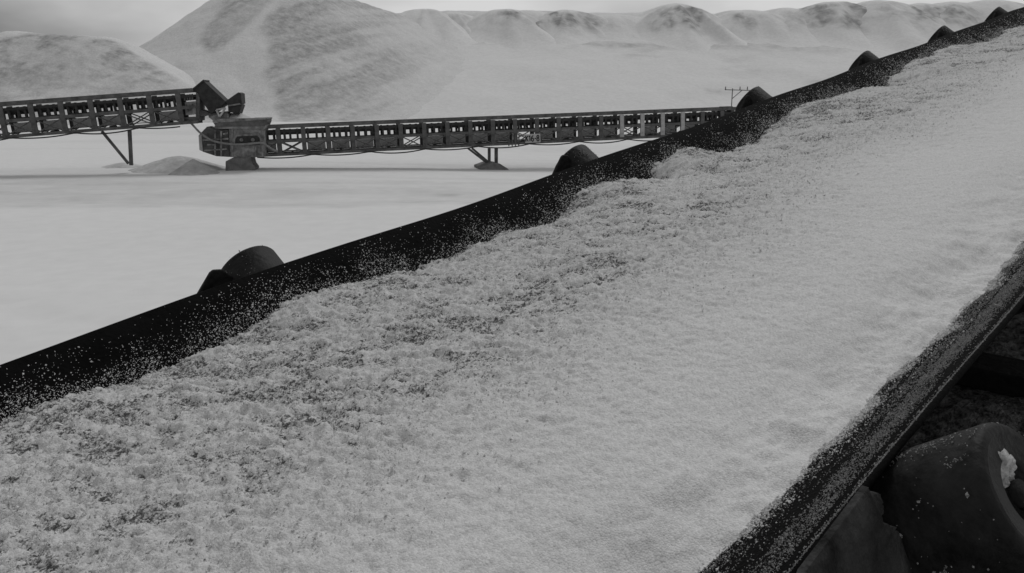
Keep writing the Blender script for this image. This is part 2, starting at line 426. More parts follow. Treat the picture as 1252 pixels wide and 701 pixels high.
for i, (px, py, Yd, soft, am, lb) in enumerate(MOUNDS):
    Yd = 190 + (Yd - 192) * 0.4; x_, z_ = top_at(px, py, Yd)
    heap('ridge_mound', x_, Yd, z_, 0.78, soft * 1.5, lb, 'mound', 'mounds tipped along the far ridge', 100 + i * 7, base=7.0, crust=c_mound(200 + i, am), nr=46, na=110, rough=0.75, mt=M_RIDGE, rill=0.35, lobes=0.30, blend=True, elong=(random.uniform(0.9, 1.3), 1.0))

# two little heaps on the floor under the transfer point
def c_small(X, Y, h, m, th): return 0.2 + 0.4 * fbm(X * 1.5, Y * 1.5, 9, 4)
def ground_heap(px, py, pyb, Yd, sl, soft, ex, lb, seed):
    p = at(px, py, Yd)
    g = float(ground_z(np.array([p.x]), np.array([Yd]))[0])
    heap('floor_heap', p.x, Yd, p.z, sl, soft, lb, 'heap', 'small heaps on the floor', seed, base=g - 0.15, crust=c_small if seed != 317 else (lambda X, Y, h, m, th: 0.85 + 0 * X), elong=(ex, 1), nr=34, na=90, rough=0.7, lobes=0.15)
ground_heap(219, 191, 205, 35.2, 0.45, 0.5, 1.25, 'wide low grey heap on the white floor left of the concrete pedestal', 301)
ground_heap(236, 194.5, 206, 33.2, 0.62, 0.03, 1.0, 'smaller pointed heap in front of the wide low heap', 317)
ground_heap(150, 199, 205, 36.3, 0.35, 0.2, 1.4, 'tiny flat heap around the foot of the two strut legs', 333)

# ------------------------------------------------------------------ foreground conveyor frame of reference
DV = ray(1648, -119.6)                      # direction of the belt (up the slope)
UV = Vector((0, 0, 1)).cross(DV).normalized()      # across, away from the camera
VV = DV.cross(UV)                            # normal to the belt
UC, VE = 0.833, -0.453                      # belt axis and belt edge height seen from the camera
ORG = CAM + UV * UC + VV * VE
MC = Matrix((DV, UV, VV)).transposed().to_4x4()      # columns are the local axes
ANG = math.radians(37); HW = 0.60; FLAT = 0.25; WL = (HW - FLAT) / math.cos(ANG); DEP = (HW - FLAT) * math.tan(ANG)
TH = 0.009; TRIM = 0.008        # belt thickness; the near wing is a touch shorter
S0, S1 = -4.0, 15.0
S_IDLER = 0.735; PITCH_I = 1.065

def curve(s): return 0.00125 * np.clip(np.asarray(s, float) - 0.7, 0, None) ** 2

belt_root = empty('belt_conveyor', ORG, 'big black troughed conveyor in the foreground heaped with white granules', 'conveyor')
belt_root.rotation_euler = MC.to_euler()

def belt_profile():
    """(y, z) of the carrying face from far edge to near edge"""
    pts = []
    for t in np.linspace(0, 1, 11): pts.append((HW - (HW - FLAT) * t, -DEP * t))
    pts += [(FLAT - 2 * FLAT * t, -DEP) for t in np.linspace(0.12, 0.88, 6)]
    for t in np.linspace(0, 1, 11): pts.append((-FLAT - (HW - FLAT) * t * (1 - TRIM / (HW - FLAT)), -DEP + DEP * t * (1 - TRIM / (HW - FLAT))))
    P = np.array(pts)
    for _ in range(2):                       # soften the two folds
        Q = P.copy(); Q[1:-1] = P[1:-1] * 0.5 + (P[:-2] + P[2:]) * 0.25
        Q[:4] = P[:4]; Q[-4:] = P[-4:]; P = Q
    return P

def belt_z(y, s=None):
    ay = np.abs(y); z = np.where(ay < FLAT, -DEP, -DEP + (ay - FLAT) * math.tan(ANG))
    if s is not None: z = z + belt_sag(s, y)
    return z

def belt_sag(s, y):
    """the belt sags a hair between idlers and its edge is never dead straight"""
    return 0.0035 * (np.cos(2 * math.pi * (s - S_IDLER) / PITCH_I) - 1) + (vnoise(s * 2.2, s * 0, 5) - 0.5) * 0.006 * sstep(0.42, 0.6, np.abs(y))

def build_belt():
    P = belt_profile()
    T = np.gradient(P, axis=0); T /= np.linalg.norm(T, axis=1)[:, None]
    Nn = np.stack([T[:, 1], -T[:, 0]], 1)            # candidate normal
    if Nn[len(P) // 2, 1] < 0: Nn = -Nn
    B = P - Nn * TH
    e = lambda a, b, t: a + (b - a) * t
    # ring round the section, with a slightly rounded edge
    ring = np.vstack([P, P[-1] - Nn[-1] * TH * 0.5 + T[-1] * 0.004, B[::-1], B[0] + Nn[0] * TH * 0.5 - T[0] * 0.004])
    ss = np.concatenate([np.linspace(S0, 3, 190), np.linspace(3.05, S1, 140)])
    n = len(ring)
    V = np.zeros((len(ss), n, 3)); V[:, :, 0] = ss[:, None]
    V[:, :, 1] = ring[None, :, 0]; V[:, :, 2] = ring[None, :, 1] + curve(ss)[:, None]
    V[:, :, 2] += belt_sag(ss[:, None], ring[None, :, 0])
    i = np.arange(len(ss) - 1)[:, None] * n; j = np.arange(n)[None, :]; j2 = (j + 1) % n
    Fq = np.stack([i + j, i + j2, i + n + j2, i + n + j], -1).reshape(-1, 4)
    o = mesh_np('belt', V.reshape(-1, 3), Fq, M_BELT, belt_root)
    return o
build_belt()

def build_return_belt():
    ss = np.linspace(S0, S1, 40); ys = np.array([-0.6, 0.6])
    bm = bmesh.new()
    for a, b in zip(ss[:-1], ss[1:]):
        za, zb = float(curve(a)) - 0.95, float(curve(b)) - 0.95
        vs = [bm.verts.new((a, -0.6, za)), bm.verts.new((b, -0.6, zb)), bm.verts.new((b, 0.6, zb)), bm.verts.new((a, 0.6, za))]
        bm.faces.new(vs)
    bmesh.ops.remove_doubles(bm, verts=bm.verts[:], dist=1e-4)
    r = bmesh.ops.extrude_face_region(bm, geom=bm.faces[:])
    bmesh.ops.translate(bm, vec=(0, 0, -0.014), verts=[g for g in r['geom'] if isinstance(g, bmesh.types.BMVert)])
    bmesh.ops.recalc_face_normals(bm, faces=bm.faces[:])
    bm_obj('return_belt', bm, M_BELT, belt_root)
build_return_belt()

# idlers: rollers with hollow end caps, wing brackets and a cross beam
RR_ = 0.067
def lathe(bm, prof, n=40, M=None):
    """profile [(along, radius)] turned about local Z, placed by M"""
    rings = []
    for z, r in prof:
        rings.append([bm.verts.new(M @ Vector((r * math.cos(2 * math.pi * k / n), r * math.sin(2 * math.pi * k / n), z))) for k in range(n)])
    for a, b in zip(rings, rings[1:]):
        for k in range(n): bm.faces.new([a[k], a[(k + 1) % n], b[(k + 1) % n], b[k]])

def wing_frame(side):
    """matrix: local Z runs outward-up along the wing roller axis, origin at the roller's inner end"""
    dirv = Vector((0, side * math.cos(ANG), math.sin(ANG)))
    nrm = Vector((0, -side * math.sin(ANG), math.cos(ANG)))
    foot = Vector((0, side * (FLAT + 0.03), -DEP + 0.03 * math.tan(ANG))) - nrm * (RR_ + TH + 0.001)
    xax = nrm.cross(dirv)
    M = Matrix((nrm, xax * -1 if nrm.cross(xax).dot(dirv) < 0 else xax, dirv)).transposed().to_4x4()
    M.translation = foot
    return M
ROLL_L = WL - 0.03 / math.cos(ANG) + 0.078

def roller_meshes():
    parts = []
    for side in (-1, 1):
        M = wing_frame(side)
        bm = bmesh.new()
        lathe(bm, [(0, 0.03), (0, RR_ - 0.003), (0.004, RR_), (ROLL_L - 0.008, RR_), (ROLL_L - 0.003, RR_ - 0.002), (ROLL_L, RR_ - 0.006), (ROLL_L, RR_ - 0.012)], 48, M)
        sh = bm_obj('roller', bm, M_ROLL, belt_root, True)
        bm = bmesh.new()
        lathe(bm, [(ROLL_L, RR_ - 0.012), (ROLL_L - 0.002, RR_ - 0.016), (ROLL_L - 0.003, RR_ - 0.034), (ROLL_L - 0.009, RR_ - 0.037), (ROLL_L - 0.028, RR_ - 0.040), (ROLL_L - 0.030, 0.016), (ROLL_L - 0.010, 0.0155)], 48, M)
        cap = bm_obj('end_cap', bm, M_CAP, sh, True)
        bm = bmesh.new(); add_cyl(bm, M @ Vector((0, 0, ROLL_L - 0.03)), M @ Vector((0, 0, ROLL_L - 0.004)), 0.0125, 14)
        shaft = bm_obj('shaft', bm, M_BRACKET, sh, True)
        parts.append((sh, [cap, shaft]))
    bm = bmesh.new(); M = Matrix.Rotation(math.pi / 2, 4, 'X'); M.translation = Vector((0, FLAT - 0.01, -DEP - TH - RR_))
    lathe(bm, [(0, 0.01), (0, RR_), (2 * FLAT - 0.02, RR_), (2 * FLAT - 0.02, 0.01)], 32, M)
    parts.append((bm_obj('roller', bm, M_ROLL, belt_root, True), []))
    # bracket: cross beam plus wing posts behind the outer roller ends
    bm = bmesh.new()
    add_box(bm, (0, 0, -DEP - 0.155), (0.09, 1.36, 0.05))
    for side in (-1, 1):
        yb = side * 0.655; zb_ = -DEP - 0.13
        if side > 0:                        # rounded upright plate beside the far roller
            A = [(-0.165, zb_), (-0.165, -0.10), (-0.158, -0.060), (-0.140, -0.030), (-0.092, 0.016), (-0.084, 0.019), (-0.066, 0.014), (-0.05, -0.008), (-0.04, -0.04), (-0.04, zb_)]
        else:
            A = [(-0.165, zb_), (-0.165, -0.17), (-0.05, -0.17), (-0.04, zb_)]
        add_poly(bm, [Vector((a_, yb, z_)) for a_, z_ in A], Vector((0, side * 0.010, 0)))
        # inner bracket between centre and wing rollers
        i0 = Vector((0, side * (FLAT + 0.005), -DEP - 0.13)); 
        add_box(bm, i0 + Vector((0, 0, 0.015)), (0.05, 0.008, 0.08))
    parts.append((bevel(bm_obj('idler_bracket', bm, M_BRACKET, belt_root), 0.003), []))
    return parts
protos = roller_meshes()
sl = [S_IDLER + PITCH_I * k for k in range(-4, 14)]
for idx, s in enumerate(sl):
    dz = float(curve(s)); slope = 0.0025 * max(s - 0.7, 0)
    for o, kids in protos:
        if idx == 0:
            c = o
        else:
            c = copy_part(o, belt_root)
            for k in kids: copy_part(k, c)
        c.location = (s, 0, dz)
        c.rotation_euler = (random.uniform(-.004, .004), -slope, random.uniform(-.01, .01))

# longitudinal beams, a gritty cover deck under the rollers, and legs down to the floor
def long_beam(name, y, z, w, h, m):
    bm = bmesh.new(); ss = np.linspace(S0, S1, 30)
    rings = []
    for s in ss:
        zc = z + float(curve(s))
        rings.append([bm.verts.new((s, y + a * w / 2, zc + b * h / 2)) for a, b in ((-1, -1), (1, -1), (1, 1), (-1, 1))])
    for a, b in zip(rings, rings[1:]):
        for k in range(4): bm.faces.new([a[k], a[(k + 1) % 4], b[(k + 1) % 4], b[k]])
    bm.faces.new(rings[0]); bm.faces.new(rings[-1])
    bmesh.ops.recalc_face_normals(bm, faces=bm.faces[:])
    return bm_obj(name, bm, m, belt_root)
ZB = -DEP - 0.18
long_beam('side_beam', -0.66, ZB - 0.09, 0.10, 0.18, M_BRACKET)
long_beam('side_beam', 0.66, ZB - 0.09, 0.10, 0.18, M_BRACKET)

def build_deck():
    ss = np.concatenate([np.linspace(S0, -0.2, 16), np.linspace(-0.18, 2.6, 330), np.linspace(2.7, S1, 60)]); ys = np.linspace(-1.05, 0.60, 110)
    S, Y = np.meshgrid(ss, ys, indexing='ij')
    Z = ZB - 0.002 + curve(S) + 0.035 * (fbm(S * 9, Y * 9, 90, 5) - 0.4) + 0.05 * sstep(0.45, 0.75, fbm(S * 3.2, Y * 3.2, 94, 3)) + 0.012 * (vnoise(S * 70, Y * 70, 97) - .5)
    V = np.stack([S, Y, Z], -1).reshape(-1, 3)
    nu, nv = len(ss), len(ys)
    o = mesh_np('cover_deck', V, grid_faces(nu, nv), M_DECK, belt_root)
    tag(o, 'black cover deck caked with dark grit under the rollers')
    m = o.modifiers.new('solid', 'SOLIDIFY'); m.thickness = 0.02; m.offset = -1
build_deck()

def legs():
    for s in (-3.6, -1.0, 1.9, 4.8, 7.7, 10.6, 13.5):
        for y in (-0.66, 0.66):
            top = MC @ Vector((s, y, ZB - 0.17 + float(curve(s)))) + ORG
            bm = bmesh.new(); add_box(bm, (top.x, top.y, (top.z - 0.3) / 2), (0.12, 0.12, top.z + 0.3))
            inv = belt_root.matrix_basis.inverted() if False else (Matrix.Translation(ORG) @ MC).inverted()
            bmesh.ops.transform(bm, matrix=inv, verts=bm.verts[:])
            bm_obj('leg', bm, M_BRACKET, belt_root)
legs()

# grey flaking crust on the side of the lower bracket, at the very bottom of the picture
def build_crust():
    # an upright plate hanging just outside the belt edge, ragged where its coating flakes off beside the roller
    IV = (Matrix.Translation(ORG) @ MC).inverted()
    def hit(x, y, Yl):
        r = IV.to_3x3() @ ray(x, y); o_ = IV @ CAM
        return o_ + r * ((Yl - o_.y) / r.y)
    edge = [(1062, 596, -.606), (1072, 608, -.610), (1084, 640, -.620), (1100, 655, -.624), (1112, 672, -.628), (1130, 690, -.632), (1134, 760, -.655)]
    n = 80; tt = np.linspace(0, len(edge) - 1, n)
    E_ = np.stack([np.interp(tt, range(len(edge)), [e[k] for e in edge]) for k in range(3)], 1)
    E_[:, 0] += (fbm(tt * 2.0, tt * 0 + 2, 5, 5, 0.7) - 0.5) * 30 * np.minimum(tt, 1); E_[:, 1] += (fbm(tt * 2.0, tt * 0 + 9, 6, 5, 0.7) - 0.5) * 16 * np.minimum(tt, 1)
    A = [hit(984, 700, -.606)] + [hit(*e) for e in E_] + [hit(965, 760, -.640)]
    bm = bmesh.new(); bm.faces.new([bm.verts.new(p) for p in A])
    bmesh.ops.triangulate(bm, faces=bm.faces[:])
    r = bmesh.ops.extrude_face_region(bm, geom=bm.faces[:])
    bmesh.ops.translate(bm, vec=(0, 0.006, 0), verts=[g for g in r['geom'] if isinstance(g, bmesh.types.BMVert)])
    bmesh.ops.recalc_face_normals(bm, faces=bm.faces[:])
    o = bm_obj('side_plate', bm, M_CRUST, belt_root)
    tag(o, 'dark grey side plate with a ragged flaking edge')
build_crust()

# ------------------------------------------------------------------ the load
def dark_patch(S, Y):
    # hollows coloured darker: patches a hand wide, drawn out across the slope
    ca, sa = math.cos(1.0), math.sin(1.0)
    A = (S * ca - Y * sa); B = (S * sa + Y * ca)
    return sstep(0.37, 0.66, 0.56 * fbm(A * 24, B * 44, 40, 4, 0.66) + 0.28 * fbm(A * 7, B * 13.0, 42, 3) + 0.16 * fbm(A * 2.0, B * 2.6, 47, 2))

def load_surface(S, Y):
    """height of the heaped granules over the belt and their roughness"""
    a = np.abs(Y)
    # line of the load: about 0.10 along each wing from the belt edge, straggling
    chord = -0.068 + 0.010 * (fbm(S * 1.6, Y * 1.6, 1, 3) - 0.5) * 2
    farside = sstep(0.1, 0.5, Y)
    lump = (fbm(S * 3.2, Y * 3.2, 2, 3) - 0.5) * 0.07 * farside
    # bulges and bays read along the far edge
    bulge = 0
    for s0, y0, r, hgt in ((1.66, 0.44, 0.12, 0.030), (2.02, 0.46, 0.07, 0.022), (1.87, 0.47, 0.06, -0.030), (2.9, 0.46, 0.22, 0.02), (4.3, 0.46, 0.35, 0.03), (0.78, 0.45, 0.12, 0.02), (1.45, 0.47, 0.10, -0.03), (2.40, 0.45, 0.20, -0.035), (3.6, 0.46, 0.25, -0.035), (0.3, 0.46, 0.1, 0.02), (2.12, 0.50, 0.06, 0.03), (5.4, 0.47, 0.3, -0.02)):
        bulge = bulge + 1.1 * hgt * np.exp(-(((S - s0) / r) ** 2 + ((Y - y0) / (0.6 * r + 0.03)) ** 2))
    dome = 0.035 * (1 - (a / 0.52) ** 2)
    rough = np.clip(0.12 + 1.05 * sstep(-0.55, 0.05, Y + 0.30 * (fbm(S * 1.4, Y * 1.4, 9, 3) - 0.5) - 0.13 * np.clip(S - 0.5, 0, 1.6)), 0.12, 1.2)
    clump = fbm(S * 26, Y * 26, 3, 3) - 0.5
    clump2 = fbm(S * 75, Y * 75, 4, 2) - 0.5
    fine = vnoise(S * 260, Y * 260, 6) - 0.5
    fine2 = vnoise(S * 430, Y * 430, 8) - 0.5
    z = chord + lump + bulge + dome + rough * (0.009 * clump + 0.010 * clump2) + (0.0012 + 0.0040 * rough) * fine + 0.0030 * rough * fine2
    near = sstep(-0.30, -0.48, Y)
    z = z - 0.018 * near
    z = z + near * (0.050 * (fbm(S * 6, Y * 10, 12, 4) - 0.5) + 0.016 * (fbm(S * 26, Y * 26, 14, 4) - .5))
    pt = dark_patch(S, Y)
    z = z - 0.005 * pt * rough
    return z, rough

def build_load():
    ss = list(np.arange(-3.8, -0.45, 0.02)) + [-0.45]
    while ss[-1] < 13.5:
        s = ss[-1]; ss.append(s + 0.0034 * max(1.0, (0.4 + s) / 1.3))
    ss = np.array(ss); ys = np.linspace(0.56, -0.56, 380)
    S, Y = np.meshgrid(ss, ys, indexing='ij')
    Z, rough = load_surface(S, Y)
    bz = belt_z(Y, S)
    under = bz - 0.004
    Z = np.maximum(Z, under)                    # never below the belt's own face
    Z = Z + curve(S)
    # dark specks gather in patches, mostly on the rough far half
    dk = np.clip(dark_patch(S, Y) * np.clip(rough - 0.05, 0, 1.0) * 0.60 + 0.25 * np.clip(rough - 0.15, 0, 1), 0, 1)
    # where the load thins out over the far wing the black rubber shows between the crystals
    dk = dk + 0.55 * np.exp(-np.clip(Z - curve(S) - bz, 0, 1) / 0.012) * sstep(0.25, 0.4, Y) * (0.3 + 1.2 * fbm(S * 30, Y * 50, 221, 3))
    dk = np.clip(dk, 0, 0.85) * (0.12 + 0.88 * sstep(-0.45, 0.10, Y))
    keep_r = (Z - curve(S) > under + 1e-5)
    F_ = grid_faces(len(ss), len(ys))
    kk = keep_r.reshape(-1)[F_].any(1)
    o = mesh_np('granular_load', np.stack([S, Y, Z], -1).reshape(-1, 3), F_[kk], load_mat(), attrs={'darkness': dk, 'rough': rough})
    o.location = ORG; o.rotation_euler = MC.to_euler()
    tag(o, 'long white granular load heaped in the black belt, rougher and speckled on its far side', 'load', kind='stuff')
    return o

def load_mat():
    m = bpy.data.materials.new('granular_load'); m.use_nodes = True
    t = m.node_tree; b = t.nodes['Principled BSDF']; L = t.links.new; nn = t.nodes.new
    b.inputs['Roughness'].default_value = 0.95; b.inputs['Specular IOR Level'].default_value = 0.15
    c = nn('ShaderNodeTexCoord')
    a = nn('ShaderNodeAttribute'); a.attribute_name = 'darkness'
    # dark specks: fine cells broken up by noise, denser inside the dark patches
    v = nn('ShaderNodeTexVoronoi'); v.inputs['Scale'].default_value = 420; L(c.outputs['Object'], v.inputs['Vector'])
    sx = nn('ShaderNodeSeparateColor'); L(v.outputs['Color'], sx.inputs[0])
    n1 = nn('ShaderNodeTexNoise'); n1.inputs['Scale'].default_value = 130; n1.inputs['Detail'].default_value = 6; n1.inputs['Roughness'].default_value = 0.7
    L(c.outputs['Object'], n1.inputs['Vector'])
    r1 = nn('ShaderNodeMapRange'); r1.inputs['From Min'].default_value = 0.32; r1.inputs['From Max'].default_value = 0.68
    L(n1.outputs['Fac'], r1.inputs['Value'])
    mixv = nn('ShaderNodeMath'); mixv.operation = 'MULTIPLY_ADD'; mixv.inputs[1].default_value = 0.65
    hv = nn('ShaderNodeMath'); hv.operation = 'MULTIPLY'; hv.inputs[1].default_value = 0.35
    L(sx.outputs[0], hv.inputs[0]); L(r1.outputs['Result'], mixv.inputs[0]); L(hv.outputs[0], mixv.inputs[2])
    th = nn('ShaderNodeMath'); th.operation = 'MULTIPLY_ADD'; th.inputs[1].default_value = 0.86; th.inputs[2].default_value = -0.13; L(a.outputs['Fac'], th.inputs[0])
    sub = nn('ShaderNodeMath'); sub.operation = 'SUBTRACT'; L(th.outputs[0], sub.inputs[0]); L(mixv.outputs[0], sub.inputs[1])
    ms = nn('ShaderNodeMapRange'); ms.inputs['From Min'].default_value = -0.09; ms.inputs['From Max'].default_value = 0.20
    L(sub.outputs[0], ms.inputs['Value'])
    # body colour varies from crystal to crystal
    rb = nn('ShaderNodeMapRange'); rb.inputs['To Min'].default_value = 0.50; rb.inputs['To Max'].default_value = 0.65; L(sx.outputs[1], rb.inputs['Value'])
    # the fresh fine powder along the near side is whiter than the coarse crystals
    ar = nn('ShaderNodeAttribute'); ar.attribute_name = 'rough'
    rp = nn('ShaderNodeMapRange'); rp.inputs['From Min'].default_value = 0.12; rp.inputs['From Max'].default_value = 1.0
    rp.inputs['To Min'].default_value = 1.12; rp.inputs['To Max'].default_value = 1.0; L(ar.outputs['Fac'], rp.inputs['Value'])
    rm = nn('ShaderNodeMath'); rm.operation = 'MULTIPLY'; L(rb.outputs['Result'], rm.inputs[0]); L(rp.outputs['Result'], rm.inputs[1])
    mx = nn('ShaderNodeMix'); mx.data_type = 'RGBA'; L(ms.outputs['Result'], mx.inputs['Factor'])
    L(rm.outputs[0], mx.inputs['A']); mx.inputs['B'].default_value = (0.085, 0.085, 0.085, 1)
    L(mx.outputs['Result'], b.inputs['Base Color'])
    bp = nn('ShaderNodeBump'); bp.inputs['Strength'].default_value = 0.55; bp.inputs['Distance'].default_value = 0.0016
    L(v.outputs['Distance'], bp.inputs['Height']); bp.invert = True; L(bp.outputs[0], b.inputs['Normal'])
    return m
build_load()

# ------------------------------------------------------------------ loose grains (single stones, numberless)
OCT_V = np.array([(1, 0, 0), (0, 1, 0), (0, 0, 1), (-1, 0, 0), (0, -1, 0), (0, 0, -1)], float)
OCT_F = np.array([(0, 1, 2), (1, 3, 2), (3, 4, 2), (4, 0, 2), (1, 0, 5), (3, 1, 5), (4, 3, 5), (0, 4, 5)])
def grains(name, P, size, m, label):
    n = len(P)
    q = RNG.normal(size=(n, 4)); q /= np.linalg.norm(q, axis=1)[:, None]
    w, x, y, z = q.T
    R = np.stack([np.stack([1 - 2 * (y * y + z * z), 2 * (x * y - z * w), 2 * (x * z + y * w)], -1),
                  np.stack([2 * (x * y + z * w), 1 - 2 * (x * x + z * z), 2 * (y * z - x * w)], -1),
                  np.stack([2 * (x * z - y * w), 2 * (y * z + x * w), 1 - 2 * (x * x + y * y)], -1)], 1)
    sc = size[:, None] * RNG.uniform(0.6, 1.3, (n, 3))
    V = np.einsum('nij,nkj->nki', R, OCT_V[None] * sc[:, None, :]) + P[:, None, :]
    Fq = (OCT_F[None] + (np.arange(n) * 6)[:, None, None]).reshape(-1, 3)
    o = mesh_np(name, V.reshape(-1, 3), Fq, m, smooth=False)
    o.location = ORG; o.rotation_euler = MC.to_euler()
    return tag(o, label, 'grains', kind='stuff')

def sample_s(n, lo=-0.3, hi=9.0):
    # more of them near the lens
    k = 1.2; t = RNG.random(n)
    return lo + k * (((hi - lo + k) / k) ** t - 1)

def far_spray():
    n = 310000
    s = sample_s(n, -0.6); d = RNG.random(n) ** 0.8 * 0.34
    y = HW - d * math.cos(ANG)
    zl, _ = load_surface(s, y)
    gap = belt_z(y, s) - zl                        # how far above the load the belt face is
    cl = fbm(s * 16, d * 16, 131, 4)
    p = np.exp(-np.clip(gap, 0, 1) / 0.016) * 1.5 + 0.085 * sstep(0.0, 0.03, d) * (1 + 0.5 * sstep(1.0, 3.0, s))
    p *= 0.45 + 1.3 * sstep(0.38, 0.62, cl)
    keep = (gap > -0.002) & (RNG.random(n) < p)
    s, y = s[keep], y[keep]
    size = RNG.gamma(2.0, 0.00026, len(s)) + 0.00034
    size *= np.clip(0.9 + 0.12 * (s - 0.6), 0.9, 1.5)
    P = np.stack([s, y, belt_z(y, s) + curve(s) + size * 0.4], -1)
    grains('loose_grains', P, size, M_SPRAY, 'white grains scattered over the far inside face of the black belt')
far_spray()

def near_spray():
    n = 290000
    s = RNG.uniform(0.30, 2.1, n); d = RNG.random(n) * 0.20 + TRIM / math.cos(ANG)
    y = -HW + d * math.cos(ANG); d = d - TRIM / math.cos(ANG)
    zl, _ = load_surface(s, y)
    gap = belt_z(y, s) - zl
    cl = fbm(s * 3.5, d * 110, 151, 4); cl2 = fbm(s * 40, d * 90, 155, 3)
    wav = 0.010 * (fbm(s * 5, s * 0, 158, 3) - 0.5) * 2
    rim = np.exp(-(np.abs(d - 0.038 - wav) / 0.020) ** 4)            # ridge of grains just inside the edge
    wide = sstep(0.75, 1.1, s)                                     # further up the whole face is covered
    p = 0.85 * rim + (0.30 + 0.45 * wide) * sstep(0.34, 0.6, cl) * sstep(0.02, 0.04, d) + 0.8 * np.exp(-np.clip(gap, 0, 1) / 0.005) + 0.06
    p *= sstep(0.011, 0.016, d) * (0.45 + 0.7 * sstep(0.35, 0.6, cl2))
    p += 0.42 * (d < 0.0065) * (0.4 + 0.6 * sstep(0.3, 0.6, cl2))           # dust caught on the lip itself
    keep = (gap > -0.002) & (RNG.random(n) < p * 0.46)
    s, y, d = s[keep], y[keep], d[keep]
    size = RNG.gamma(2.5, 0.00014, len(s)) + 0.00033
    P = np.stack([s, y, belt_z(y, s) + curve(s) + size * 0.4], -1)
    # dust caked on the cut edge of the belt
    m = 26000
    s3 = RNG.uniform(0.30, 2.1, m); t3 = RNG.random(m) ** 1.3
    k3 = RNG.random(m) < 0.35 + 0.65 * sstep(0.35, 0.6, fbm(s3 * 30, t3 * 3, 161, 3)); s3, t3 = s3[k3], t3[k3]
    ye = -HW + TRIM + t3 * TH * math.sin(ANG) - 0.0045 * math.cos(ANG) * (1 - np.abs(2 * t3 - 1)); ze = belt_z(np.full_like(s3, -HW + TRIM), s3) + curve(s3) - t3 * TH * math.cos(ANG) + 0.0045 * math.sin(ANG) * (1 - np.abs(2 * t3 - 1))
    P = np.vstack([P, np.stack([s3, ye, ze], -1)]); size = np.concatenate([size, RNG.gamma(2.5, 0.00014, len(s3)) + 0.0003])
    grains('fine_grains', P, size, M_DUST, 'fine grey grains dusting the near inside face and lip of the black belt')
near_spray()

def load_crystals():
    n = 115000
    s = sample_s(n, -0.35, 7.0); y = RNG.uniform(-0.5, 0.53, n)
    zl, rough = load_surface(s, y)
    gap = belt_z(y, s) - zl
    cl = fbm(s * 30, y * 30, 171, 3)
    keep = (gap < -0.001) & (RNG.random(n) < (rough ** 1.5) * sstep(0.4, 0.75, rough) * (0.25 + 1.2 * sstep(0.4, 0.65, cl)))
    s, y, zl = s[keep], y[keep], zl[keep]
    size = (RNG.gamma(2.0, 0.00032, len(s)) + 0.00045) * np.clip(0.9 + 0.1 * (s - 0.6), 0.9, 1.4)
    P = np.stack([s, y, zl + curve(s) + size * 0.6], -1)
    grains('load_crystals', P, size, M_SPRAY, 'loose white crystals lying on top of the rough load')
load_crystals()

def near_feather():
    # the powdery margin of the load thinning out over the rubber
    n = 160000
    s = RNG.uniform(0.30, 2.3, n); y = RNG.uniform(-0.56, -0.38, n)
    zl, _ = load_surface(s, y); gap = belt_z(y, s) - zl
    cl = fbm(s * 22, y * 22, 181, 4)
    keep = (gap > -0.004) & (RNG.random(n) < np.exp(-np.clip(gap, 0, 1) / 0.0075) * (0.15 + 1.5 * sstep(0.38, 0.6, cl)))
    s, y, zl = s[keep], y[keep], zl[keep]
    size = RNG.gamma(2.5, 0.00022, len(s)) + 0.0004
    P = np.stack([s, y, np.maximum(belt_z(y, s), zl) + curve(s) + size * 0.5], -1)
    grains('feather_grains', P, size, M_SPRAY, 'white powder thinning out along the near margin of the load')
near_feather()

def roller_grains():
    M = Matrix.Translation((S_IDLER, 0, 0)) @ wing_frame(-1)
    n = 1600
    t = ROLL_L - 0.12 + RNG.random(n) ** 1.7 * 0.12; a = -np.abs(RNG.normal(0, 0.5, n)) + RNG.normal(0, 0.15, n)
    keep = RNG.random(n) < 0.25 + 0.75 * (fbm(t * 60, a * 4, 190, 3) > 0.52)
    t, a = t[keep], a[keep]
    P = np.array([M @ Vector((RR_ * math.cos(q), RR_ * math.sin(q), z)) for z, q in zip(t, a)])
    t4 = RNG.uniform(ROLL_L - 0.22, ROLL_L, 60000); a4 = RNG.uniform(-3.0, 3.0, 60000)
    k4 = RNG.random(60000) < 0.003 + 0.6 * sstep(0.66, 0.76, fbm(t4 * 34, a4 * 2.6, 193, 4, 0.6))
    t4, a4 = t4[k4], a4[k4]
    P = np.vstack([P, np.array([M @ Vector((RR_ * math.cos(q), RR_ * math.sin(q), z)) for z, q in zip(t4, a4)])])
    size = RNG.gamma(2.0, 0.00022, len(P)) + 0.00035
    # bottom deck speckles
    n2 = 5000
    s2 = RNG.uniform(0.2, 2.0, n2); y2 = RNG.uniform(-1.0, -0.45, n2)
    k2 = fbm(s2 * 12, y2 * 12, 195, 4) > 0.56; s2, y2 = s2[k2], y2[k2]
    z2 = ZB - 0.002 + curve(s2) + 0.035 * (fbm(s2 * 9, y2 * 9, 90, 5) - 0.4) + 0.05 * sstep(0.45, 0.75, fbm(s2 * 3.2, y2 * 3.2, 94, 3)) + 0.002
    P = np.vstack([P, np.stack([s2, y2, z2], -1)]); size = np.concatenate([size, RNG.gamma(2.0, 0.0004, len(s2)) + 0.0004])
    grains('spilt_grains', P, size, M_DUST, 'spilt pale grains on the near roller and the gritty deck below it')
roller_grains()

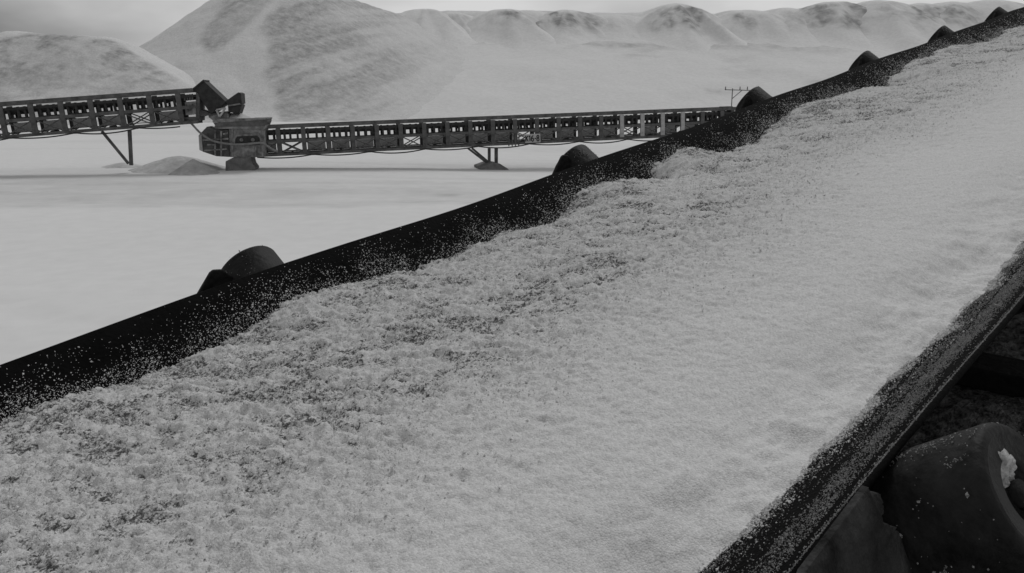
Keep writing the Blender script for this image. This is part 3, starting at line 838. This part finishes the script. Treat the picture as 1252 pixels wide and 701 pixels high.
def far_roller_grains():
    P = []; Z_ = []
    for k in range(0, 5):
        M = Matrix.Translation((S_IDLER + PITCH_I * k, 0, float(curve(S_IDLER + PITCH_I * k)))) @ wing_frame(1)
        n = 420
        t = RNG.uniform(ROLL_L - 0.14, ROLL_L, n); a = RNG.normal(0, 0.7, n)
        keep = RNG.random(n) < 0.15 + 0.85 * sstep(0.48, 0.62, fbm(t * 40 + k * 7, a * 4, 211, 3))
        P += [M @ Vector((RR_ * math.cos(q), RR_ * math.sin(q), z)) for z, q in zip(t[keep], a[keep])]
    P = np.array(P); size = RNG.gamma(2.0, 0.0003, len(P)) + 0.0004
    grains('roller_grains', P, size, M_DUST, 'pale specks dusting the black roller ends along the far belt edge')
far_roller_grains()

def cap_clump():
    M = Matrix.Translation((S_IDLER, 0, 0)) @ wing_frame(-1)
    bm = bmesh.new(); bmesh.ops.create_icosphere(bm, subdivisions=4, radius=1)
    co = np.array([v.co[:] for v in bm.verts])
    k = 0.62 + 0.75 * fbm(co[:, 0] * 2.6 + co[:, 2], co[:, 1] * 2.6 - co[:, 2], 7, 4, 0.62) + 0.22 * (vnoise(co[:, 0] * 11 + co[:, 2] * 5, co[:, 1] * 11, 8) - .5)
    for v, q in zip(bm.verts, k): v.co = Vector((v.co.x * 0.020 * q, v.co.y * 0.022 * q, v.co.z * 0.015 * q))
    bmesh.ops.transform(bm, matrix=M @ Matrix.Translation((0.029, -0.009, ROLL_L - 0.017)), verts=bm.verts[:])
    o = bm_obj('white_clump', bm, M_CLUMP, None, True)
    o.location = ORG; o.rotation_euler = MC.to_euler()
    tag(o, 'white clump packed into the hollow end of the near black roller', 'clump')
cap_clump()

# ------------------------------------------------------------------ far conveyors
def far_conveyor(label, PA, PB, hgt, npan, pale=(), width=0.95, tail=0.0, group='lattice conveyors across the floor'):
    """lattice conveyor from PA to PB (points on the near bottom chord). Local X runs along it, Z up, -Y to the camera."""
    PA, PB = Vector(PA), Vector(PB)
    ex = (PB - PA); Ln = ex.length; ex.normalize()
    ey = Vector((0, 0, 1)).cross(ex).normalized(); ez = ex.cross(ey)
    root = empty('lattice_conveyor', PA, label, 'conveyor', group)
    root.rotation_euler = Matrix((ex, ey, ez)).transposed().to_euler()
    H = hgt; dx = Ln / npan; LT = Ln + tail
    def bar_mesh(name, x0, x1, y, z0, z1, t, m=M_STEEL):
        bm = bmesh.new(); add_box(bm, ((x0 + x1) / 2, y, (z0 + z1) / 2), (x1 - x0, t, z1 - z0)); return bm_obj(name, bm, m, root)
    for y in (0.04, width - 0.04):
        bar_mesh('top_chord', 0, LT, y, H * 0.89, H, 0.09)
        bar_mesh('middle_rail', 0, LT, y, H * 0.43, H * 0.52, 0.07)
        bar_mesh('bottom_chord', 0, LT, y, 0, H * 0.085, 0.09)
    # posts and braces share meshes
    def shared(name, build, m):
        bm = bmesh.new(); build(bm); me = bpy.data.meshes.new(name); bm.normal_update(); bm.to_mesh(me); bm.free(); me.materials.append(m); return me
    post_me = shared('post', lambda bm: add_box(bm, (0, 0, H * 0.485), (0.19, 0.10, H * 0.79)), M_STEEL)
    pale_me = shared('post', lambda bm: add_box(bm, (0, 0, H * 0.485), (0.19, 0.104, H * 0.79)), M_PALE)
    b1 = shared('brace', lambda bm: add_bar(bm, (0.08, 0, H * 0.09), (dx - 0.08, 0, H * 0.43), 0.03, 0.045), M_STEEL)
    b2 = shared('brace', lambda bm: add_bar(bm, (0.08, 0, H * 0.43), (dx - 0.08, 0, H * 0.09), 0.03, 0.045), M_STEEL)
    def idl(bm):
        for y in (0.16, width - 0.16):
            add_bar(bm, (0, y, H * 0.51), (0, y + (-0.05 if y < .5 else 0.05), H * 0.84), 0.09, 0.08)
        add_box(bm, (0, width / 2, H * 0.535), (0.07, width - 0.2, 0.05))
        add_cyl(bm, (0, 0.30, H * 0.66), (0, width - 0.30, H * 0.66), 0.045, 10)
        add_cyl(bm, (0, 0.30, H * 0.66), (0, 0.10, H * 0.78), 0.045, 10)
        add_cyl(bm, (0, width - 0.30, H * 0.66), (0, width - 0.10, H * 0.78), 0.045, 10)
    idm = shared('idler', idl, M_DARK)
    rim = shared('return_roller', lambda bm: add_cyl(bm, (0, 0.1, H * 0.09), (0, width - 0.1, H * 0.09), 0.05, 10), M_DARK)
    gpm = shared('guard_panel', lambda bm: add_box(bm, (dx / 2, 0, H * 0.27), (dx * 0.74, 0.02, H * 0.27)), M_GUARD)
    def put(me, name, x, y=0.0):
        o = bpy.data.objects.new(name, me); link(o, root); o.location = (x, y, 0); return o
    for i in range(npan + 1):
        o = put(pale_me if i in pale else post_me, 'post', i * dx, 0.04)
        if i in pale: o['label'] = 'pale dust-caked post'
        put(post_me, 'post', i * dx, width - 0.04)
        if i < npan:
            for k, y in enumerate((0.035, width - 0.035)):
                put(b1, 'brace', i * dx, y - 0.006); put(b2, 'brace', i * dx, y + 0.027)
            for q in (0.22, 0.5, 0.78): put(idm, 'idler', (i + q + random.uniform(-.06, .06)) * dx)
            if (i * 7) % 5 != 2: put(gpm, 'guard_panel', i * dx, width * 0.62)
            if i % 2: put(rim, 'return_roller', (i + 0.5) * dx)
    # troughed belt between the trusses, return strand below
    bm = bmesh.new()
    sec = [(0.07, 0.83), (0.28, 0.745), (width - 0.28, 0.745), (width - 0.07, 0.83)]
    lower = [(a, b - 0.075) for a, b in sec][::-1]
    ring = sec + lower
    A = [bm.verts.new((0.05, y, H * z)) for y, z in ring]; B = [bm.verts.new((LT - 0.05, y, H * z)) for y, z in ring]
    for k in range(8): bm.faces.new([A[k], A[(k + 1) % 8], B[(k + 1) % 8], B[k]])
    bm.faces.new(A); bm.faces.new(B); bmesh.ops.recalc_face_normals(bm, faces=bm.faces[:])
    bm_obj('belt', bm, M_DARK, root)
    bm = bmesh.new(); add_box(bm, (Ln / 2, width / 2, H * 0.135), (LT - 0.1, width - 0.24, 0.02)); bm_obj('return_belt', bm, M_DARK, root)
    # a slumped cable along the underside
    bm = bmesh.new(); pts = []
    for x in np.linspace(0.1, Ln - 0.1, int(Ln * 7)):
        ph = (x / 2.45) % 1.0; lo = 0.5 + 0.5 * vnoise(np.array([np.floor(x / 2.45)]), np.array([3.0]), 3)[0]
        pts.append((x, -0.03, 0.01 - 0.17 * lo * 4 * ph * (1 - ph)))
    add_tube(bm, pts, 0.03, 6); bm_obj('cable', bm, M_CABLE, root, True)
    return root, Ln, dx, ex, ey, ez

# planes in which the near trusses stand
YAW = math.radians(14.5)
P_K = at(325, 192, 35.0); N_K = Vector((math.sin(YAW), -math.cos(YAW), 0)).normalized()
K0 = on_plane(311.5, 192.5, P_K, N_K); K1 = on_plane(906, 163.8, P_K, N_K)
kroot, kL, kdx, kex, key, kez = far_conveyor('long lattice conveyor on the right carrying the K16-8 number plate', K0, K1, 1.32, 22, pale=(16, 17, 18, 19))
P_L = at(240, 155, 34.0); YL = math.radians(9.0); N_L = Vector((math.sin(YL), -math.cos(YL), 0))
L0 = on_plane(-67, 175.4, P_L, N_L); L1 = on_plane(223, 152.6, P_L, N_L)
lroot, lL, ldx, lex, ley, lez = far_conveyor('lattice conveyor at far left propped on two strut legs', L0, L1, 1.43, 8, tail=0.62)

INV = lambda root: (Matrix.Translation(root.location) @ root.rotation_euler.to_matrix().to_4x4()).inverted()
def to_local(root, p): return INV(root) @ Vector(p)

# struts under the left conveyor
bm = bmesh.new()
def strut(root, a, b, t, name='strut', m=M_STEEL, yoff=0.0):
    bm = bmesh.new(); A = to_local(root, a); B = to_local(root, b); A.y += yoff; B.y += yoff
    add_bar(bm, A, B, t); return bm_obj(name, bm, m, root)
for yo in (0.35,):
    strut(lroot, on_plane(155.2, 159, P_L, N_L), on_plane(157.5, 203, P_L, N_L), 0.13, yoff=yo)
    strut(lroot, on_plane(121, 161, P_L, N_L), on_plane(154, 201, P_L, N_L), 0.10, yoff=yo)
# struts and skid of the K16-8 conveyor
for yo in (0.35,):
    strut(kroot, on_plane(600.2, 182, P_K, N_K), on_plane(600.2, 200, P_K, N_K), 0.12, yoff=yo)
    strut(kroot, on_plane(608.8, 182, P_K, N_K), on_plane(608.8, 200, P_K, N_K), 0.14, yoff=yo)
    strut(kroot, on_plane(574, 182, P_K, N_K), on_plane(598, 200.5, P_K, N_K), 0.09, yoff=yo)
    strut(kroot, on_plane(579, 182, P_K, N_K), on_plane(601, 200.5, P_K, N_K), 0.09, yoff=yo)
def skid():
    bm = bmesh.new()
    a = to_local(kroot, on_plane(586, 206, P_K, N_K)); b = to_local(kroot, on_plane(621, 206, P_K, N_K)); t = to_local(kroot, on_plane(603, 198.5, P_K, N_K))
    pts = [Vector((a.x, -0.3, a.z - 0.12)), Vector((b.x, -0.3, b.z - 0.12)), Vector((b.x - 0.05, -0.3, b.z)), Vector((t.x + 0.25, -0.3, t.z - 0.06)), Vector((t.x - 0.1, -0.3, t.z)), Vector((a.x + 0.15, -0.3, a.z + 0.12)), Vector((a.x, -0.3, a.z + 0.08))]
    add_poly(bm, pts, Vector((0, 1.5, 0)))
    o = bevel(bm_obj('foot_block', bm, M_CONC, kroot), 0.03)
skid()

# number plate K16-8: letters built from strokes
SEG = {
    'K': [((0, 0), (0, 1)), ((0, 0.45), (0.6, 1)), ((0.15, 0.58), (0.62, 0))],
    '1': [((0.3, 0), (0.3, 1)), ((0.05, 0.8), (0.3, 1))],
    '6': [((0.55, 0.95), (0.25, 0.9)), ((0.25, 0.9), (0.02, 0.5)), ((0.02, 0.5), (0.02, 0.2)), ((0.02, 0.2), (0.2, 0)), ((0.2, 0), (0.42, 0)), ((0.42, 0), (0.58, 0.2)), ((0.58, 0.2), (0.58, 0.38)), ((0.58, 0.38), (0.42, 0.55)), ((0.42, 0.55), (0.08, 0.5))],
    '-': [((0.08, 0.45), (0.5, 0.45))],
    '8': [((0.15, 0.53), (0.45, 0.53)), ((0.45, 0.53), (0.57, 0.7)), ((0.57, 0.7), (0.5, 0.93)), ((0.5, 0.93), (0.3, 1)), ((0.3, 1), (0.1, 0.93)), ((0.1, 0.93), (0.03, 0.7)), ((0.03, 0.7), (0.15, 0.53)), ((0.15, 0.53), (0, 0.3)), ((0, 0.3), (0.1, 0.05)), ((0.1, 0.05), (0.3, 0)), ((0.3, 0), (0.5, 0.05)), ((0.5, 0.05), (0.6, 0.3)), ((0.6, 0.3), (0.45, 0.53))],
}
def number_plate():
    a = to_local(kroot, on_plane(641.5, 175, P_K, N_K)); b = to_local(kroot, on_plane(660, 163.5, P_K, N_K))
    w = b.x - a.x; h = b.z - a.z; y = -0.075
    bm = bmesh.new(); add_box(bm, ((a.x + b.x) / 2, y, (a.z + b.z) / 2), (w, 0.02, h))
    pl = bevel(bm_obj('number_plate', bm, M_SIGN, kroot), 0.004)
    tag(pl, 'pale plate lettered K16-8')
    bm = bmesh.new(); x = a.x + w * 0.05; ch = h * 0.66; cw = w * 0.155; z0 = a.z + h * 0.17
    for c in 'K16-8':
        for k, (p, q) in enumerate(SEG[c]):
            add_bar(bm, (x + p[0] * cw / 0.62, y - 0.014 - 0.0004 * k, z0 + p[1] * ch), (x + q[0] * cw / 0.62, y - 0.014 - 0.0004 * k, z0 + q[1] * ch), 0.008, h * 0.12)
        x += w * (0.19 if c not in '1-' else 0.165)
    bm_obj('lettering', bm, M_INK, pl)
number_plate()
# dark vertical strips beside the plate
for px in (622, 626, 630, 634):
    strut(kroot, on_plane(px, 179, P_K, N_K), on_plane(px + 0.3, 165, P_K, N_K), 0.045, 'slat', M_STEEL, -0.03)

# ------------------------------------------------------------------ transfer point between the two conveyors
YT = math.radians(8); P_T = at(293, 204, 34.4); N_T = Vector((math.sin(YT), -math.cos(YT), 0)); EX_T = Vector((math.cos(YT), math.sin(YT), 0)); BACK = -N_T
def zp(zx, zy): return 220 + zx / 5.39, 90 + zy / 5.39          # coordinates read off an enlargement
def prism(name, pts, d0, d1, m, parent, bev=0.02):
    """outline read in the photo, standing d0..d1 metres behind the reference plane"""
    P = [on_plane(*zp(*q), P_T + BACK * d0, N_T) for q in pts]
    IV = INV(parent); bm = bmesh.new(); add_poly(bm, [IV @ p for p in P], IV.to_3x3() @ (BACK * (d1 - d0)))
    o = bm_obj(name, bm, m, parent)
    return bevel(o, bev) if bev else o
def ribs(name, segs, w, d, m, parent):
    for a, b in segs:
        A = INV(parent) @ on_plane(*zp(*a), P_T + BACK * d, N_T); B = INV(parent) @ on_plane(*zp(*b), P_T + BACK * d, N_T)
        bm = bmesh.new(); add_bar(bm, A, B, w); bm_obj(name, bm, m, parent)

base = on_plane(*zp(395, 618), P_T, N_T)
tp = empty('transfer_hopper', base, 'squat dusty hopper on a flared concrete pedestal where the two lattice conveyors meet', 'hopper')
prism('pedestal', [(300, 618), (300, 580), (345, 556), (372, 545), (374, 478), (462, 478), (470, 570), (478, 598), (496, 622), (496, 640), (300, 640)], 0.05, 1.1, M_CONC, tp)
prism('body', [(322, 352), (556, 352), (556, 552), (330, 552)], 0.0, 1.15, M_MID, tp)
prism('tail_box', [(125, 405), (178, 350), (206, 362), (321, 372), (329, 551), (240, 546), (150, 516), (128, 500)], 0.08, 1.05, M_STEEL, tp)
prism('tail_cap', [(122, 408), (142, 402), (150, 515), (128, 505)], 0.03, 1.1, M_PALE, tp, 0.01)
prism('skirt', [(218, 322), (572, 292), (572, 318), (560, 346), (236, 352)], -0.12, 1.3, M_STEEL, tp)
prism('rim', [(214, 322), (214, 300), (575, 293), (575, 303), (222, 328)], -0.16, 1.34, M_MID, tp)
prism('rim', [(225, 345), (566, 341), (560, 366), (232, 366)], -0.08, 1.24, M_MID, tp)
prism('funnel', [(186, 286), (250, 268), (318, 262), (322, 300), (228, 318)], 0.1, 1.0, M_MID, tp)
prism('recess_panel', [(362, 470), (364, 432), (378, 414), (508, 408), (524, 424), (528, 470)], -0.035, 0.01, M_DARK, tp, 0)
prism('recess_frame', [(346, 470), (348, 425), (372, 402), (514, 395), (540, 415), (543, 472), (529, 472), (525, 424), (508, 409), (378, 415), (364, 432), (362, 470)], -0.06, 0.02, M_MID, tp, 0)
for zx in (405, 480):
    p = on_plane(*zp(zx, 438), P_T + BACK * -0.05, N_T) - tp.location; bm = bmesh.new(); add_cyl(bm, p, p + BACK * 0.05, 0.075, 16); bm_obj('bearing', bm, M_MID, tp, False)
ribs('stiffener', [((345, 360), (345, 548)), ((500, 478), (500, 548)), ((232, 372), (232, 540)), ((160, 508), (310, 498)), ((272, 380), (272, 545)), ((545, 360), (545, 548))], 0.06, -0.03, M_MID, tp)
ribs('bracket', [((150, 440), (320, 430)), ((180, 470), (225, 470)), ((285, 400), (318, 392))], 0.07, 0.0, M_MID, tp)
ribs('pedestal_rib', [((388, 486), (388, 545)), ((445, 486), (445, 545)), ((374, 545), (466, 548))], 0.05, 0.03, M_PALE, tp)
def hose():
    bm = bmesh.new()
    pts = [(48, 300, .1), (80, 335, -.05), (130, 388, -.12), (180, 425, -.16), (225, 447, -.18), (300, 462, -.18), (360, 468, -.18), (430, 466, -.18), (490, 460, -.16), (540, 458, -.12), (575, 478, -.06), (620, 506, -.02), (650, 512, 0)]
    P = [on_plane(*zp(x, y), P_T + BACK * d, N_T) for x, y, d in pts]
    # smooth
    Q = []
    for i in range(len(P) - 1):
        p0, p1, p2, p3 = P[max(i - 1, 0)], P[i], P[i + 1], P[min(i + 2, len(P) - 1)]
        for t in (0, .25, .5, .75): Q.append(0.5 * ((2 * p1) + (p2 - p0) * t + (2 * p0 - 5 * p1 + 4 * p2 - p3) * t * t + (3 * p1 - p0 - 3 * p2 + p3) * t ** 3))
    bm2 = bmesh.new(); o = P[0]; add_tube(bm2, [q - o for q in Q], 0.045, 8)
    h = bm_obj('hose', bm2, M_HOSE, None, True); h.location = o
    tag(h, 'pale hose looping from the left conveyor across the front of the hopper', 'hose')
hose()
# spilt cone of granules on the hopper
def hopper_heap():
    a = on_plane(*zp(410, 300), P_T + BACK * 0.55, N_T); z_top = on_plane(*zp(345, 258), P_T + BACK * 0.55, N_T).z
    heap('hopper_heap', a.x - 0.22, a.y, z_top, 0.33, 0.15, 'pale little heap of granules lying on top of the hopper', 'heap', None, 401, base=a.z - 0.02, elong=(0.95, 0.45), nr=20, na=60, rough=0.5)
hopper_heap()

# head chute and drive end of the left conveyor
hd = on_plane(*zp(60, 325), P_T, N_T)
chute = empty('discharge_chute', on_plane(*zp(205, 288), P_T, N_T), 'dark boxy chute tilted at the head of the left conveyor with a bow-tie deflector', 'chute')
prism('chute_box', [(85, 100), (153, 46), (300, 184), (290, 205), (205, 270)], 0.05, 1.05, M_DARK, chute)
prism('chute_rim', [(78, 102), (153, 40), (160, 47), (88, 106)], 0.0, 1.1, M_DARK, chute, 0.01)
prism('lower_mouth', [(125, 235), (205, 262), (330, 246), (262, 292), (190, 292), (185, 272), (126, 288)], 0.12, 0.95, M_STEEL, chute)
prism('deflector', [(298, 184), (384, 124), (402, 131), (407, 200), (318, 212)], 0.1, 1.0, M_DARK, chute)
prism('deflector', [(316, 216), (407, 206), (406, 214), (386, 272), (318, 250)], 0.14, 0.96, M_DARK, chute)
prism('flap', [(312, 208), (394, 195), (396, 206), (316, 218)], 0.04, 1.05, M_MID, chute, 0.01)
ribs('chute_rib', [((240, 240), (300, 228)), ((300, 228), (262, 286)), ((240, 240), (262, 286))], 0.07, 0.02, M_PALE, chute)
drive = lroot
prism('end_frame', [(104, 122), (118, 132), (128, 160), (128, 312), (104, 312)], 0.0, 1.05, M_STEEL, drive)
prism('drum_guard', [(30, 190), (104, 182), (104, 268), (36, 276)], -0.05, 0.95, M_MID, drive)
prism('end_plate', [(20, 290), (128, 286), (128, 300), (110, 318), (62, 328), (20, 326)], -0.06, 1.0, M_STEEL, drive)
ribs('guard_bar', [((32, 140), (32, 182)), ((50, 138), (50, 180)), ((66, 136), (66, 178)), ((82, 134), (82, 176)), ((40, 205), (58, 250)), ((84, 200), (70, 248))], 0.05, -0.06, M_STEEL, drive)

# ------------------------------------------------------------------ small things at the right end of the K16-8 conveyor
def cross_pole():
    Yp = 62
    foot = at(894.7, 125, Yp); b = Vector((foot.x, Yp, -0.6))
    r = empty('crossbar_pole', b, 'thin pole with a long crossbar and small insulators above the far conveyor end', 'pole')
    top = at(894.7, 108.2, Yp).z + 0.6
    bm = bmesh.new(); add_cyl(bm, (0, 0, 0), (0, 0, top), 0.045, 10, 0.035); bm_obj('post', bm, M_POLE, r, True)
    xa = at(886, 108.5, Yp).x - b.x; xb = at(921, 109.5, Yp).x - b.x
    bm = bmesh.new(); add_bar(bm, (xa, -0.08, top - 0.1), (xb, -0.08, top - 0.16), 0.06); bm_obj('crossbar', bm, M_POLE, r)
    for px in (886.8, 904.5, 913.5):
        x = at(px, 108, Yp).x - b.x
        bm = bmesh.new(); add_cyl(bm, (x, -0.08, top - 0.1), (x, -0.08, top + 0.13), 0.05, 8, 0.03); bm_obj('insulator', bm, M_POLE, r)
    bm = bmesh.new(); add_bar(bm, (0, -0.06, top - 0.75), (xb * 0.45, -0.06, top - 0.14), 0.05); bm_obj('brace', bm, M_POLE, r)
cross_pole()
def end_drive():
    p = on_plane(893, 137, P_K, N_K)
    r = empty('drive_unit', p, 'small dark motor box on top of the far right end of the K16-8 conveyor', 'motor')
    bm = bmesh.new(); q = kex
    M = Matrix((kex, key, kez)).transposed()
    add_box(bm, M @ Vector((0, 0.45, 0.19)), (0.5, 0.5, 0.14), M); bevel(bm_obj('motor_box', bm, M_DARK, r), 0.03)
    bm = bmesh.new(); add_cyl(bm, M @ Vector((-0.55, 0.45, 0.10)), M @ Vector((-0.25, 0.45, 0.12)), 0.09, 12); bm_obj('motor', bm, M_MID, r)
    for x in (-0.15, 0.15):
        bm = bmesh.new(); add_box(bm, M @ Vector((x, 0.45, 0.02)), (0.06, 0.4, 0.24), M); bm_obj('mount', bm, M_DARK, r)
    bm = bmesh.new(); add_bar(bm, M @ Vector((-0.75, 0.2, -0.1)), M @ Vector((-0.55, 0.3, 0.12)), 0.05); bm_obj('bracket', bm, M_MID, r)
end_drive()
